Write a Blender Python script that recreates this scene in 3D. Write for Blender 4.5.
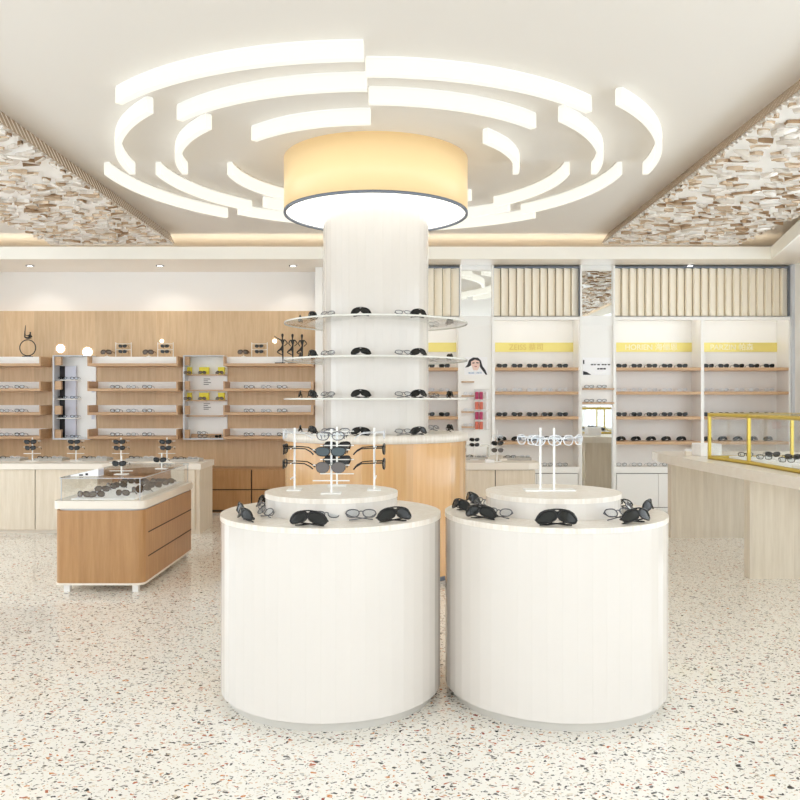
import bpy, bmesh, math, random
from mathutils import Vector, Matrix, Euler
random.seed(7)
PI = math.pi
SC = bpy.context.scene
COL = SC.collection
for o in list(bpy.data.objects): bpy.data.objects.remove(o)

# ------------------------------------------------------------------ camera, world, exposure
cd = bpy.data.cameras.new('camera'); cam = bpy.data.objects.new('camera', cd); COL.objects.link(cam)
cam.location = (0, 0, 1.5); cam.rotation_euler = (PI/2, 0, 0)
cd.sensor_width = 36; cd.lens = 36; cd.clip_end = 100; cd.clip_start = .05
SC.camera = cam
W = bpy.data.worlds.new('world'); SC.world = W; W.use_nodes = True
W.node_tree.nodes['Background'].inputs[0].default_value = (.90, .95, 1, 1)
W.node_tree.nodes['Background'].inputs[1].default_value = 2.12
SC.view_settings.view_transform = 'Standard'; SC.view_settings.look = 'None'
SC.view_settings.gamma = 1; SC.view_settings.use_curve_mapping = False
SC.view_settings.exposure = 0.36
RING_E, DRUM_E, COVE_E, SPOT_W = .78, 1.5, 3.8, 5
SC.cycles.max_bounces = 16; SC.cycles.diffuse_bounces = 10; SC.cycles.transparent_max_bounces = 24

# ------------------------------------------------------------------ materials
def lin(c): return tuple((x/12.92 if x <= .04045 else ((x+.055)/1.055)**2.4) for x in [v/255 for v in c]) + (1,)
def mat(name, rgb, rough=.5, metal=0, emit=None, es=0, coat=0, spec=.5):
    m = bpy.data.materials.new(name); m.use_nodes = True
    b = m.node_tree.nodes['Principled BSDF']
    b.inputs['Base Color'].default_value = lin(rgb); b.inputs['Roughness'].default_value = rough
    b.inputs['Metallic'].default_value = metal; b.inputs['Coat Weight'].default_value = coat
    b.inputs['Coat Roughness'].default_value = .05
    b.inputs['Specular IOR Level'].default_value = spec
    if emit: b.inputs['Emission Color'].default_value = lin(emit); b.inputs['Emission Strength'].default_value = es
    return m
def ramp(nt, stops, inter='LINEAR'):
    r = nt.nodes.new('ShaderNodeValToRGB'); r.color_ramp.interpolation = inter
    e = r.color_ramp.elements
    e[0].position, e[0].color = stops[0][0], stops[0][1]
    e[1].position, e[1].color = stops[-1][0], stops[-1][1]
    for p, c in stops[1:-1]:
        n = e.new(p); n.color = c
    return r
def wood(name, a, b, rough=.35, scale=(9, 9, .8), detail=6, plank=0, coat=0):
    m = mat(name, a, rough, coat=coat); nt = m.node_tree; L = nt.links; bs = nt.nodes['Principled BSDF']
    tc = nt.nodes.new('ShaderNodeTexCoord'); mp = nt.nodes.new('ShaderNodeMapping'); mp.inputs['Scale'].default_value = scale
    L.new(tc.outputs['Object'], mp.inputs[0])
    n = nt.nodes.new('ShaderNodeTexNoise'); n.inputs['Scale'].default_value = 5; n.inputs['Detail'].default_value = detail; n.inputs['Roughness'].default_value = .65
    L.new(mp.outputs[0], n.inputs[0])
    r = ramp(nt, [(.3, lin(b)), (.7, lin(a))]); L.new(n.outputs[0], r.inputs[0])
    out = r.outputs[0]
    if plank:
        sx = nt.nodes.new('ShaderNodeSeparateXYZ'); L.new(tc.outputs['Object'], sx.inputs[0])
        dv = nt.nodes.new('ShaderNodeMath'); dv.operation = 'DIVIDE'; dv.inputs[1].default_value = plank; L.new(sx.outputs[0], dv.inputs[0])
        fl = nt.nodes.new('ShaderNodeMath'); fl.operation = 'FLOOR'; L.new(dv.outputs[0], fl.inputs[0])
        wn = nt.nodes.new('ShaderNodeTexWhiteNoise'); wn.noise_dimensions = '1D'; L.new(fl.outputs[0], wn.inputs['W'])
        mr = nt.nodes.new('ShaderNodeMapRange'); mr.inputs[3].default_value = .9; mr.inputs[4].default_value = 1.06; L.new(wn.outputs[0], mr.inputs[0])
        mx = nt.nodes.new('ShaderNodeVectorMath'); mx.operation = 'SCALE'; L.new(out, mx.inputs[0]); L.new(mr.outputs[0], mx.inputs['Scale'])
        out = mx.outputs[0]
    L.new(out, bs.inputs['Base Color'])
    return m
def pane(name, tint=(1, 1, 1), refl=.1, rough=0):
    m = bpy.data.materials.new(name); m.use_nodes = True; nt = m.node_tree; nt.nodes.clear()
    o = nt.nodes.new('ShaderNodeOutputMaterial'); mx = nt.nodes.new('ShaderNodeMixShader')
    t = nt.nodes.new('ShaderNodeBsdfTransparent'); t.inputs[0].default_value = tint + (1,)
    g = nt.nodes.new('ShaderNodeBsdfGlossy'); g.inputs['Roughness'].default_value = rough
    lw = nt.nodes.new('ShaderNodeLayerWeight'); lw.inputs[0].default_value = .5
    pw = nt.nodes.new('ShaderNodeMath'); pw.operation = 'POWER'; pw.inputs[1].default_value = 4; nt.links.new(lw.outputs['Facing'], pw.inputs[0])
    ma = nt.nodes.new('ShaderNodeMath'); ma.operation = 'MULTIPLY_ADD'; ma.inputs[1].default_value = .5; ma.inputs[2].default_value = refl*.35; nt.links.new(pw.outputs[0], ma.inputs[0])
    nt.links.new(ma.outputs[0], mx.inputs[0]); nt.links.new(t.outputs[0], mx.inputs[1]); nt.links.new(g.outputs[0], mx.inputs[2])
    nt.links.new(mx.outputs[0], o.inputs[0]); return m
def terrazzo():
    m = mat('terrazzo', (236, 230, 218), .09, spec=.45); nt = m.node_tree; L = nt.links; bs = nt.nodes['Principled BSDF']
    tc = nt.nodes.new('ShaderNodeTexCoord')
    nz = nt.nodes.new('ShaderNodeTexNoise'); nz.inputs['Scale'].default_value = 28; nz.inputs['Detail'].default_value = 2
    L.new(tc.outputs['Object'], nz.inputs[0])
    sb = nt.nodes.new('ShaderNodeVectorMath'); sb.operation = 'SUBTRACT'; sb.inputs[1].default_value = (.5, .5, .5); L.new(nz.outputs['Color'], sb.inputs[0])
    sc = nt.nodes.new('ShaderNodeVectorMath'); sc.operation = 'SCALE'; sc.inputs['Scale'].default_value = .055; L.new(sb.outputs[0], sc.inputs[0])
    ad = nt.nodes.new('ShaderNodeVectorMath'); ad.operation = 'ADD'; L.new(tc.outputs['Object'], ad.inputs[0]); L.new(sc.outputs[0], ad.inputs[1])
    base = nt.nodes.new('ShaderNodeRGB'); base.outputs[0].default_value = lin((243, 240, 233)); prev = base.outputs[0]
    pals = [[(0, (222, 210, 190)), (.3, (196, 186, 172)), (.45, (150, 140, 128)), (.62, (206, 160, 120)), (.75, (110, 105, 100)), (.9, (90, 84, 80))],
            [(0, (40, 42, 44)), (.32, (92, 88, 84)), (.52, (176, 100, 66)), (.7, (200, 130, 70)), (.8, (60, 58, 58)), (.92, (150, 62, 44))],
            [(0, (38, 40, 43)), (.3, (80, 78, 76)), (.5, (160, 80, 55)), (.66, (205, 128, 62)), (.78, (130, 125, 120)), (.9, (46, 46, 50))]]
    for k, (S, th) in enumerate([(62, .21), (36, .25), (15, .155)]):
        mp = nt.nodes.new('ShaderNodeMapping'); mp.inputs['Rotation'].default_value = (0, 0, .5+k); mp.inputs['Scale'].default_value = (.85, 1.15, 1); mp.inputs['Location'].default_value = (k*3.1, 1, 0)
        L.new(ad.outputs[0], mp.inputs[0])
        v = nt.nodes.new('ShaderNodeTexVoronoi'); v.voronoi_dimensions = '2D'; v.inputs['Scale'].default_value = S; L.new(mp.outputs[0], v.inputs[0])
        sp = nt.nodes.new('ShaderNodeSeparateColor'); L.new(v.outputs['Color'], sp.inputs[0])
        t = nt.nodes.new('ShaderNodeMath'); t.operation = 'MULTIPLY'; t.inputs[1].default_value = th*1.9; L.new(sp.outputs[0], t.inputs[0])
        lt = nt.nodes.new('ShaderNodeMath'); lt.operation = 'LESS_THAN'; L.new(v.outputs['Distance'], lt.inputs[0])
        # only some cells hold a chip
        g = nt.nodes.new('ShaderNodeMath'); g.operation = 'SUBTRACT'; g.inputs[1].default_value = [.03, .16, .22][k]; L.new(t.outputs[0], g.inputs[0])
        L.new(g.outputs[0], lt.inputs[1])
        r = ramp(nt, [(p, lin(c)) for p, c in pals[k]], 'CONSTANT'); L.new(sp.outputs[1], r.inputs[0])
        mx = nt.nodes.new('ShaderNodeMix'); mx.data_type = 'RGBA'; L.new(lt.outputs[0], mx.inputs[0]); L.new(prev, mx.inputs[6]); L.new(r.outputs[0], mx.inputs[7])
        prev = mx.outputs[2]
    L.new(prev, bs.inputs['Base Color']); return m

M = {}
M['floor'] = terrazzo()
M['ceiling'] = mat('ceiling_paint', (229, 225, 219), .7)
M['wall'] = mat('wall_paint', (238, 237, 235), .6)
M['lip'] = mat('lip_glow_paint', (252, 249, 240), .6)  # whiter than the soffit: cove LED glow put into the colour
M['white'] = mat('white_lacquer', (247, 246, 243), .3)
M['cream'] = mat('cream_lacquer', (240, 232, 220), .3)
M['gloss'] = mat('white_gloss', (222, 216, 209), .16, coat=.3)
M['plinth'] = mat('plinth_grey', (206, 202, 194), .4)
M['grey'] = mat('grey_trim', (120, 128, 140), .5)
M['gap'] = mat('dark_gap_sheet', (70, 62, 55), .9)  # plain dark colour for the strips at door and drawer gaps
M['oak'] = wood('oak_panel', (222, 192, 154), (204, 170, 130), .42, (6, 6, .45), plank=.42)
M['oakshelf'] = wood('oak_shelf', (208, 172, 134), (190, 152, 114), .4, (.7, 7, 7))
M['teak'] = wood('brown_wood', (192, 148, 101), (170, 125, 79), .35, (5, 5, .4), plank=.25)
M['ash'] = wood('pale_ash', (234, 222, 204), (220, 206, 184), .45, (6, 6, .5))
M['greyoak'] = wood('grey_oak', (232, 223, 207), (214, 203, 184), .5, (5, 5, .35), plank=.3)
M['stone'] = wood('pale_stone_edge', (242, 237, 229), (224, 214, 200), .3, (9, 9, 1))
M['stonetop'] = wood('pale_top', (240, 234, 224), (232, 224, 211), .3, (1.5, 1.5, 1.5))
M['orange'] = wood('honey_veneer', (226, 184, 132), (214, 166, 112), .16, (6, 6, .3), plank=.16, coat=.4)
M['drum'] = mat('drum_shade', (240, 212, 164), .3, emit=(250, 214, 150), es=.16)
M['glow'] = mat('drum_diffuser', (120, 118, 112), .5, emit=(255, 251, 240), es=DRUM_E)
M['ring'] = mat('lamp_diffuser', (96, 95, 90), .5, emit=(255, 251, 236), es=RING_E)
M['cove'] = mat('cove_led', (255, 248, 236), .5, emit=(255, 247, 230), es=COVE_E)
M['covesoft'] = mat('cove_led_soft', (255, 250, 240), .5, emit=(255, 250, 242), es=1.6)
M['led'] = mat('shelf_led', (255, 252, 246), .5, emit=(255, 251, 244), es=5)
M['spot'] = mat('glowing_face', (255, 255, 250), .5, emit=(255, 252, 245), es=4)
M['gold'] = mat('brushed_gold', (226, 200, 96), .28, metal=.75)
M['goldsign'] = mat('gold_sign', (234, 218, 128), .3, metal=.3)
M['letter'] = mat('letter_white', (252, 248, 226), .4)
M['letteryellow'] = mat('letter_gold', (214, 186, 92), .4)
M['black'] = mat('black_acetate', (28, 27, 26), .25, spec=.35)
M['blacklens'] = mat('dark_lens', (32, 33, 31), .12, spec=.35)
M['lensgrad'] = mat('smoke_lens', (92, 84, 80), .1)
M['teallens'] = mat('teal_lens', (56, 70, 74), .08)
M['tort'] = mat('tortoise_acetate', (74, 48, 30), .25)
M['amberlens'] = mat('amber_lens', (92, 74, 52), .15)
M['steel'] = mat('steel_wire', (92, 92, 98), .3, metal=.6)
M['paleframe'] = mat('pale_frame', (226, 228, 232), .25)
M['clearlens'] = pane('clear_lens', (.93, .95, .97), .12)
M['acrylic'] = pane('clear_acrylic', (.985, .99, .985), .12)
M['acrylicedge'] = mat('acrylic_edge', (236, 236, 230), .15)
M['glass'] = pane('case_glass', (.975, .98, .975), .08)
M['shopglass'] = pane('shop_glass', (.98, .99, .99), .05)
M['mirror'] = mat('mirror', (236, 238, 238), .02, metal=1)
M['bronze'] = mat('dark_bronze', (52, 50, 48), .35, metal=.5)
M['taupe'] = mat('taupe_metal', (196, 174, 148), .25, metal=.4)
M['backlit'] = mat('plain_white', (248, 248, 246), .5)
M['lilac'] = mat('lilac_panel', (206, 208, 222), .35)
M['bluegrey'] = mat('bluegrey_frame', (206, 210, 216), .4)
M['yellow'] = mat('yellow_card', (240, 224, 60), .5)
M['magenta'] = mat('magenta_card', (176, 52, 96), .5)
M['coral'] = mat('coral_card', (214, 112, 90), .5)
M['tray'] = mat('grey_tray', (186, 180, 172), .5)
M['print'] = mat('dark_print', (44, 42, 48), .6)
M['printblue'] = mat('blue_print', (90, 140, 190), .6)
M['skin'] = mat('pink_print', (238, 208, 196), .6)
M['paper'] = mat('paper', (250, 250, 252), .5)

# ------------------------------------------------------------------ mesh helpers
class MB:
    def __init__(s): s.v = []; s.f = []; s.m = []; s.sm = []; s.T = Matrix()
    def add(s, vs, fs, mi=0, smooth=False):
        b = len(s.v); s.v += [tuple(s.T @ Vector(p)) for p in vs]
        for f in fs: s.f.append([b+i for i in f]); s.m.append(mi); s.sm.append(smooth)
        return s
    def box(s, x0, x1, y0, y1, z0, z1, mi=0):
        return s.add([(x, y, z) for x in (x0, x1) for y in (y0, y1) for z in (z0, z1)],
              [(0, 1, 3, 2), (4, 6, 7, 5), (0, 4, 5, 1), (2, 3, 7, 6), (0, 2, 6, 4), (1, 5, 7, 3)], mi)
    def prism(s, pts, z0, z1, mi=0, smooth=False):
        n = len(pts)
        a = sum(pts[i][0]*pts[(i+1) % n][1]-pts[(i+1) % n][0]*pts[i][1] for i in range(n))
        if a < 0: pts = pts[::-1]
        s.add([(p[0], p[1], z0) for p in pts]+[(p[0], p[1], z1) for p in pts],
              [tuple(range(n-1, -1, -1)), tuple(range(n, 2*n))], mi)
        s.add([(p[0], p[1], z0) for p in pts]+[(p[0], p[1], z1) for p in pts],
              [(i, (i+1) % n, n+(i+1) % n, n+i) for i in range(n)], mi, smooth)
        return s
    def tube(s, path, r, n=6, closed=False, mi=0, caps=True):
        P = [Vector(p) for p in path]; k = len(P); rings = []
        up = None
        for i in range(k):
            a = P[(i-1) % k] if (closed or i > 0) else P[i]; b = P[(i+1) % k] if (closed or i < k-1) else P[i]
            t = (b-a).normalized()
            if up is None:
                up = Vector((0, 0, 1)) if abs(t.z) < .9 else Vector((0, 1, 0))
            u = (up - t*up.dot(t))
            if u.length < 1e-6: u = t.orthogonal()
            u.normalize(); w = t.cross(u); up = u
            rr = r[i] if isinstance(r, (list, tuple)) else r
            rings.append([P[i]+(u*math.cos(2*PI*j/n)+w*math.sin(2*PI*j/n))*rr for j in range(n)])
        vs = [p for rg in rings for p in rg]; fs = []
        for i in range(k if closed else k-1):
            for j in range(n):
                a = i*n+j; b = i*n+(j+1) % n; c = ((i+1) % k)*n+(j+1) % n; d = ((i+1) % k)*n+j
                fs.append((a, b, c, d))
        s.add(vs, fs, mi, True)
        if caps and not closed: s.add(rings[0], [tuple(range(n-1, -1, -1))], mi); s.add(rings[-1], [tuple(range(n))], mi)
        return s
    def lathe(s, prof, n=48, c=(0, 0), mi=0, smooth=True, jit=0, closed=False):
        rj = [random.uniform(-jit, jit) for _ in range(n)]
        vs = [(c[0]+(r+rj[j])*math.cos(2*PI*j/n), c[1]+(r+rj[j])*math.sin(2*PI*j/n), z) for r, z in prof for j in range(n)]
        k = len(prof); fs = [(i*n+j, i*n+(j+1) % n, ((i+1) % k)*n+(j+1) % n, ((i+1) % k)*n+j) for i in range(k if closed else k-1) for j in range(n)]
        s.add(vs, fs, mi, smooth)
        return s
    def cyl(s, x, y, z0, z1, r, n=48, mi=0, smooth=True, jit=0):
        rj = [random.uniform(-jit, jit) for _ in range(n)]
        ring = lambda z: [(x+(r+rj[j])*math.cos(2*PI*j/n), y+(r+rj[j])*math.sin(2*PI*j/n), z) for j in range(n)]
        s.add(ring(z0)+ring(z1), [(j, (j+1) % n, n+(j+1) % n, n+j) for j in range(n)], mi, smooth)
        s.add(ring(z0), [tuple(range(n-1, -1, -1))], mi); s.add(ring(z1), [tuple(range(n))], mi)
        return s
    def arc(s, c, r0, r1, a0, a1, z0, z1, mi=0, n=28):
        A = [math.radians(a0+(a1-a0)*i/n) for i in range(n+1)]
        vs = [];
        for a in A:
            for r, z in ((r0, z0), (r1, z0), (r1, z1), (r0, z1)): vs.append((c[0]+r*math.cos(a), c[1]+r*math.sin(a), z))
        fs = []
        for i in range(n):
            for j in range(4): fs.append((i*4+j, i*4+(j+1) % 4, (i+1)*4+(j+1) % 4, (i+1)*4+j))
        fs += [(3, 2, 1, 0), tuple(n*4+j for j in range(4))]
        return s.add(vs, fs, mi)
    def mesh(s, name, mats):
        me = bpy.data.meshes.new(name); me.from_pydata(s.v, [], s.f)
        for m in (mats if isinstance(mats, list) else [mats]): me.materials.append(m)
        me.polygons.foreach_set('material_index', s.m); me.polygons.foreach_set('use_smooth', s.sm)
        bm = bmesh.new(); bm.from_mesh(me); bmesh.ops.recalc_face_normals(bm, faces=bm.faces); bm.to_mesh(me); bm.free()
        me.update(); return me
    def build(s, name, mats, parent=None, loc=None, label=None):
        o = bpy.data.objects.new(name, s.mesh(name, mats)); COL.objects.link(o)
        if parent: o.parent = parent
        if loc: o.location = loc
        if label: o['label'] = label
        return o
def bevel(o, w=.005, seg=2):
    m = o.modifiers.new('bevel', 'BEVEL'); m.width = w; m.segments = seg; m.limit_method = 'ANGLE'; m.angle_limit = .7; return o
def tag(o, label, cat, group=None):
    o['label'] = label; o['category'] = cat
    if group: o['group'] = group
    return o
def thing(name, label, cat, loc=(0, 0, 0), rz=0, group=None):
    o = bpy.data.objects.new(name, None); COL.objects.link(o); o.location = loc; o.rotation_euler = (0, 0, rz); o.empty_display_size = .1
    return tag(o, label, cat, group)
def struct(name, mb, m):
    o = mb.build(name, m); o['kind'] = 'structure'; return o
def copy_tree(o, parent=None):
    c = o.copy(); COL.objects.link(c); c.parent = parent
    if parent: c.matrix_parent_inverse = Matrix()
    for ch in o.children: copy_tree(ch, c)
    return c
ORD = ['first', 'second', 'third', 'fourth', 'fifth', 'sixth', 'seventh', 'eighth', 'ninth', 'tenth', 'eleventh', 'twelfth']
def text_mb(parent, body, size, loc, m, ext=.002, name='lettering', ax='LEFT'):
    cu = bpy.data.curves.new(name, 'FONT'); cu.body = body; cu.size = size; cu.extrude = ext; cu.align_x = ax; cu.align_y = 'CENTER'
    t = bpy.data.objects.new('tmp_text', cu); COL.objects.link(t)
    bpy.context.view_layer.update()
    me = bpy.data.meshes.new_from_object(t.evaluated_get(bpy.context.evaluated_depsgraph_get()))
    bpy.data.objects.remove(t)
    o = bpy.data.objects.new(name, me); COL.objects.link(o); me.materials.clear(); me.materials.append(m)
    o.parent = parent; o.location = loc; o.rotation_euler = (PI/2, 0, 0); return o

# ------------------------------------------------------------------ room shell
ZC = 3.63; LIPY = 10.3; SOF = 3.315; WY = 11.35; XL, XR, YB = -6.4, 5.28, -2.2
struct('floor', MB().box(XL-.2, XR+.2, YB-.2, WY+.3, -.1, 0), M['floor'])
struct('ceiling', MB().box(XL-.2, XR+.2, YB-.2, WY+.3, ZC, ZC+.1), M['ceiling'])
def side_wall(name, xa, xb, win):  # side walls with unseen windows added to let in fill daylight
    ya, yb_, za, zb_ = -1.8, 9.6, .25, 3.2
    struct(name, MB().box(xa, xb, YB, ya, 0, ZC).box(xa, xb, yb_, WY, 0, ZC).box(xa, xb, ya, yb_, 0, za).box(xa, xb, ya, yb_, zb_, ZC), M['wall'])
    f = MB()
    for k in range(7): y = ya+(yb_-ya)*k/6; f.box(xa+.04, xb-.04, y-.03, y+.03, za, zb_)
    w = struct(win, f, M['white']); MB().box((xa+xb)/2-.004, (xa+xb)/2+.004, ya, yb_, za, zb_).build('window_pane', M['shopglass'], w)
side_wall('wall_left', XL-.15, XL, 'added_window_2')
side_wall('wall_right', XR, XR+.15, 'added_window_3')
struct('wall_back', MB().box(XL-.15, XR+.15, WY, WY+.15, 0, ZC), M['wall'])
# shop front behind the viewer: glass between mullions, daylight outside
w = MB()
for i in range(6):
    x = XL + i*(XR-XL)/5; w.box(x-.04, x+.04, YB-.08, YB, 0, ZC)
w.box(XL, XR, YB-.08, YB, 0, .1); w.box(XL, XR, YB-.08, YB, ZC-.2, ZC)
wf = struct('window_1', w, M['white'])
g = MB().box(XL, XR, YB-.05, YB-.04, .1, ZC-.2).build('window_pane', M['shopglass'], wf)
# dropped soffit with its raised lip (cove)
s = MB()
s.prism([(XL, LIPY+.012), (4.79, LIPY+.012), (4.385, 8.75), (4.385, YB), (XR, YB), (XR, WY), (XL, WY)], SOF+.001, SOF+.03)
lipL = 3.475
so_ = s; s = MB(); s.box(XL, 4.78, LIPY, LIPY+.03, SOF, lipL)
s.prism([(4.78, LIPY), (4.37, 8.75), (4.40, 8.75), (4.81, LIPY+.03), (4.78, LIPY+.03)], SOF, lipL)
s.box(4.37, 4.40, YB, 8.75, SOF, lipL)
so = struct('trim_1', so_, M['cream']); s.build('soffit_lip', M['lip'], so)
so['label'] = 'dropped soffit with lit cove'
MB().box(XL+.05, 4.8, LIPY+.10, LIPY+.14, SOF+.035, SOF+.06).build('cove_strip', M['cove'], so)
MB().box(4.55, 4.59, YB+.1, 8.7, SOF+.035, SOF+.06).build('cove_strip', M['cove'], so)
# white upper wall board with recess light over the wood panelling
WW = 11.02; WTOP = 2.726; WX1 = -1.157
o = struct('wall_panelling', MB().box(XL, WX1, WW, WW+.08, 0, WTOP), M['oak'])
MB().box(XL+.05, WX1-.05, WW+.12, WW+.16, WTOP-.12, WTOP-.08).build('cove_strip', M['covesoft'], o)
struct('trim_2', MB().box(WX1, WX1+.10, WW-.1, WW+.08, 0, SOF), M['white'])
struct('trim_3', MB().box(WX1+.1, -.33, WW-.02, WW+.08, 0, SOF), M['wall'])
NF, NB = 10.75, 11.12
# pilasters framing the mirrored bays of the right part
for k, x in enumerate([.80, 1.235, 2.42, 2.862]):
    struct('trim_%d' % (4+k), MB().box(x, x+.022, NF-.02, NB, 0, SOF), M['white'])
struct('trim_8', MB().box(5.245, XR, NF-.05, NB, 0, SOF), M['bluegrey'])
struct('trim_9', MB().box(-.33, .80, NB, NB+.1, 0, SOF), M['wall'])

# ceiling downlights in the soffit
def downlight(px, label):
    d = 10.8; x = (px-400)*d/800
    t = thing('downlight', label, 'ceiling light', (x, d, SOF), group='recessed downlights in the soffit')
    MB().lathe([(.055, .0), (.055, -.008), (.042, -.010), (.040, .0)], 24, closed=True).build('trim_ring', M['grey'], t)
    MB().cyl(0, 0, -.006, -.002, .04, 24).build('lens', M['spot'], t)
for px, lb in ((30, 'small recessed downlight nearest the left edge of the soffit'), (160, 'small recessed downlight above the second oak shelf bay'),
               (293, 'small recessed downlight just left of the round column'), (690, 'small recessed downlight above the fluted panel on the right')):
    downlight(px, lb)
    ld = bpy.data.lights.new('downlight_lamp', 'SPOT'); ld.energy = SPOT_W; ld.spot_size = 1.9; ld.spot_blend = .6; ld.shadow_soft_size = .03; ld.color = (1, .95, .86)
    l = bpy.data.objects.new('downlight_lamp', ld); COL.objects.link(l); l.location = (0, 0, -.03)
    l.parent = [c for c in COL.objects if c.name.startswith('downlight') and c.type == 'EMPTY'][-1]
    l.rotation_euler = (.25, 0, 0)

# ------------------------------------------------------------------ column, drum lamp, curved cabinet
CX, CY = -.214, 7.147
def R(n): return n
col = thing('column', 'thick round white column in the middle of the shop', 'column', (CX, CY, 0))
MB().cyl(0, 0, 0, ZC, .469, 40, smooth=False, jit=.0016).build('column_shaft', M['gloss'], col)
dr = thing('drum_lamp', 'large amber drum lampshade around the top of the white column', 'lamp', (CX, CY, 3.15))
MB().lathe([(.815, .0), (.815, ZC-3.15), (.80, ZC-3.15), (.80, .0)], 96, closed=True).build('shade', M['drum'], dr)
MB().lathe([(.818, -.006), (.818, .014), (.797, .014), (.797, -.006)], 96, closed=True).build('shade_rim', M['grey'], dr, label='thin grey metal rim')
MB().lathe([(.796, .012), (.796, .022), (.47, .022), (.47, .012)], 96, closed=True).build('diffuser', M['glow'], dr)
# curved base cabinet
cb = thing('round_cabinet', 'round honey-coloured base cabinet wrapped around the white column', 'cabinet', (CX, CY, 0))
MB().lathe([(.803, .05), (.803, 1.148), (.472, 1.148), (.472, .05)], 56, closed=True, smooth=False, jit=.0012).build('cabinet_body', M['orange'], cb)
MB().lathe([(.76, 0), (.76, .05), (.472, .05), (.472, 0)], 56, closed=True).build('plinth', M['grey'], cb)
MB().lathe([(.818, 1.148), (.818, 1.209), (.472, 1.209), (.472, 1.148)], 96, closed=True).build('worktop', M['stone'], cb)
DZ = [2.184, 1.857, 1.515]
for k, z in enumerate(DZ):
    t = thing('disc_shelf', ['highest', 'middle', 'lowest'][k]+' clear acrylic ring shelf around the white column', 'shelf', (CX, CY, z), group='acrylic ring shelves')
    MB().lathe([(.812, -.012), (.812, 0), (.472, 0), (.472, -.012)], 96, closed=True).build('shelf_plate', M['acrylic'], t)
    MB().lathe([(.815, -.013), (.815, .001), (.811, .001), (.811, -.013)], 96, closed=True).build('shelf_edge', M['acrylicedge'], t)

# ------------------------------------------------------------------ ceiling arcs
arcs = []
SECT = {225: 'near left', 270: 'near right', 315: 'right side', 0: 'far right', 45: 'far centre right', 90: 'far centre left', 135: 'far left', 180: 'left side'}
for nm_, ro, ri in (('outer', 2.43, 2.20), ('middle', 1.97, 1.73)):
    for a0 in SECT: arcs.append((ro if a0 in (225, 315, 45, 135) else ri, a0, a0+45, 'curved light bar of the %s ring, %s stretch' % (nm_, SECT[a0])))
for a0 in (225, 315, 45, 135): arcs.append((1.33 if a0 != 315 else 1.27, a0, a0+45, 'curved light bar of the innermost ring, %s stretch' % SECT[a0]))
for r, a0, a1, lb in arcs:
    t = thing('curved_ceiling_lamp', lb+' on the ceiling', 'ceiling light', (CX, CY, ZC), group='concentric curved ceiling lamps')
    MB().arc((0, 0), r-.05, r, a0, a1, -.116, -.012).build('diffuser', M['ring'], t)
    MB().arc((0, 0), r-.048, r-.002, a0+.1, a1-.1, -.012, 0).build('mounting_rail', M['white'], t)

# ------------------------------------------------------------------ perforated ceiling panels
def relief_panel(x_in, x_out, label, sgn, xe):
    t = thing('ceiling_relief_panel', label, 'ceiling panel')
    z = 3.5
    MB().box(min(x_in, x_out), max(x_in, x_out), 1.2, 10.24, z+.005, z+.02).build('backing_plate', M['white'], t)
    mb = MB(); rnd = random.Random(3 if sgn > 0 else 9)
    # irregular elongated hammered plates
    nx, ny = 9, 96
    for i in range(nx):
        for j in range(ny):
            ax = min(x_in, x_out); wx = abs(x_out-x_in)/nx; wy = 9.0/ny
            cx = ax+(i+.5+.5*(j % 2)-.25)*wx+rnd.uniform(-.06, .06); cy = 1.2+(j+.5)*wy+rnd.uniform(-.03, .03)
            if rnd.random() < .16: continue
            lx = wx*rnd.uniform(.2, .5); ly = wy*rnd.uniform(.2, .42); n = 11; sk = rnd.uniform(-.35, .35)
            ph = rnd.uniform(0, 6); pts = []
            for k in range(n):
                a = 2*PI*k/n; rr = 1+.25*math.sin(2*a+ph)+.15*math.sin(3*a+ph*2)+rnd.uniform(-.12, .12)
                x = cx+lx*rr*math.cos(a); y = cy+ly*rr*math.sin(a)+sk*lx*.5*math.cos(a)*rr
                x = min(max(x, min(x_in, x_out)+.02), max(x_in, x_out)-.02); y = min(max(y, 1.22), 10.22)
                pts.append((x, y))
            tilt = rnd.uniform(-.018, .018); ty = rnd.uniform(-.012, .012)
            top = [(x, y, z+.004) for x, y in pts]
            bot = [(cx+(x-cx)*.93, cy+(y-cy)*.86, z-.02+tilt*.7*(x-cx)/lx+ty*(y-cy)/ly) for x, y in pts]
            mb.add(top+bot, [(k, (k+1) % n, n+(k+1) % n, n+k) for k in range(n)], rnd.choice([0, 2, 2, 0, 3]))
            mb.add(bot+[(cx, cy, z-.027)], [(k, (k+1) % n, n) for k in range(n)], rnd.choice([0, 1, 1, 1, 2, 2]))
    mb.build('relief', [M['taupe'], M['taupe2'], M['taupe3'], M['bronzed']], t)
    # ribbed edge leaning outwards up to the ceiling
    e = MB(); e.add([(x_in-xe*.3, 1.2, z), (x_in-xe*.3, 10.24, z), (x_in+xe*.7, 10.24, ZC), (x_in+xe*.7, 1.2, ZC)], [(0, 1, 2, 3)], 1)  # darker plane between the ribs: groove shade put into its colour
    for k in range(113): e.tube([(x_in, 1.24+.08*k, z), (x_in+xe, 1.24+.08*k, ZC-.001)], .021, 8)
    e.build('ribbed_edge', [M['taupe3'], M['taupe']], t)
    e = MB().box(min(x_in, x_out), max(x_in, x_out), 10.22, 10.26, z-.015, z+.02)
    e.build('end_rail', M['taupe3'], t)
    for k in range(4):
        MB().box(x_out*.6+x_in*.4-.02, x_out*.6+x_in*.4+.02, 2+2.6*k, 2.04+2.6*k, z+.02, ZC).build('hanger', M['white'], t)
M['bronzed'] = mat('bronzed_plate', (150, 122, 92), .3, metal=.6)
M['taupe2'] = mat('pale_champagne', (232, 226, 218), .25, metal=.25)
M['taupe3'] = mat('warm_silver', (214, 206, 196), .3, metal=.3)
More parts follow.
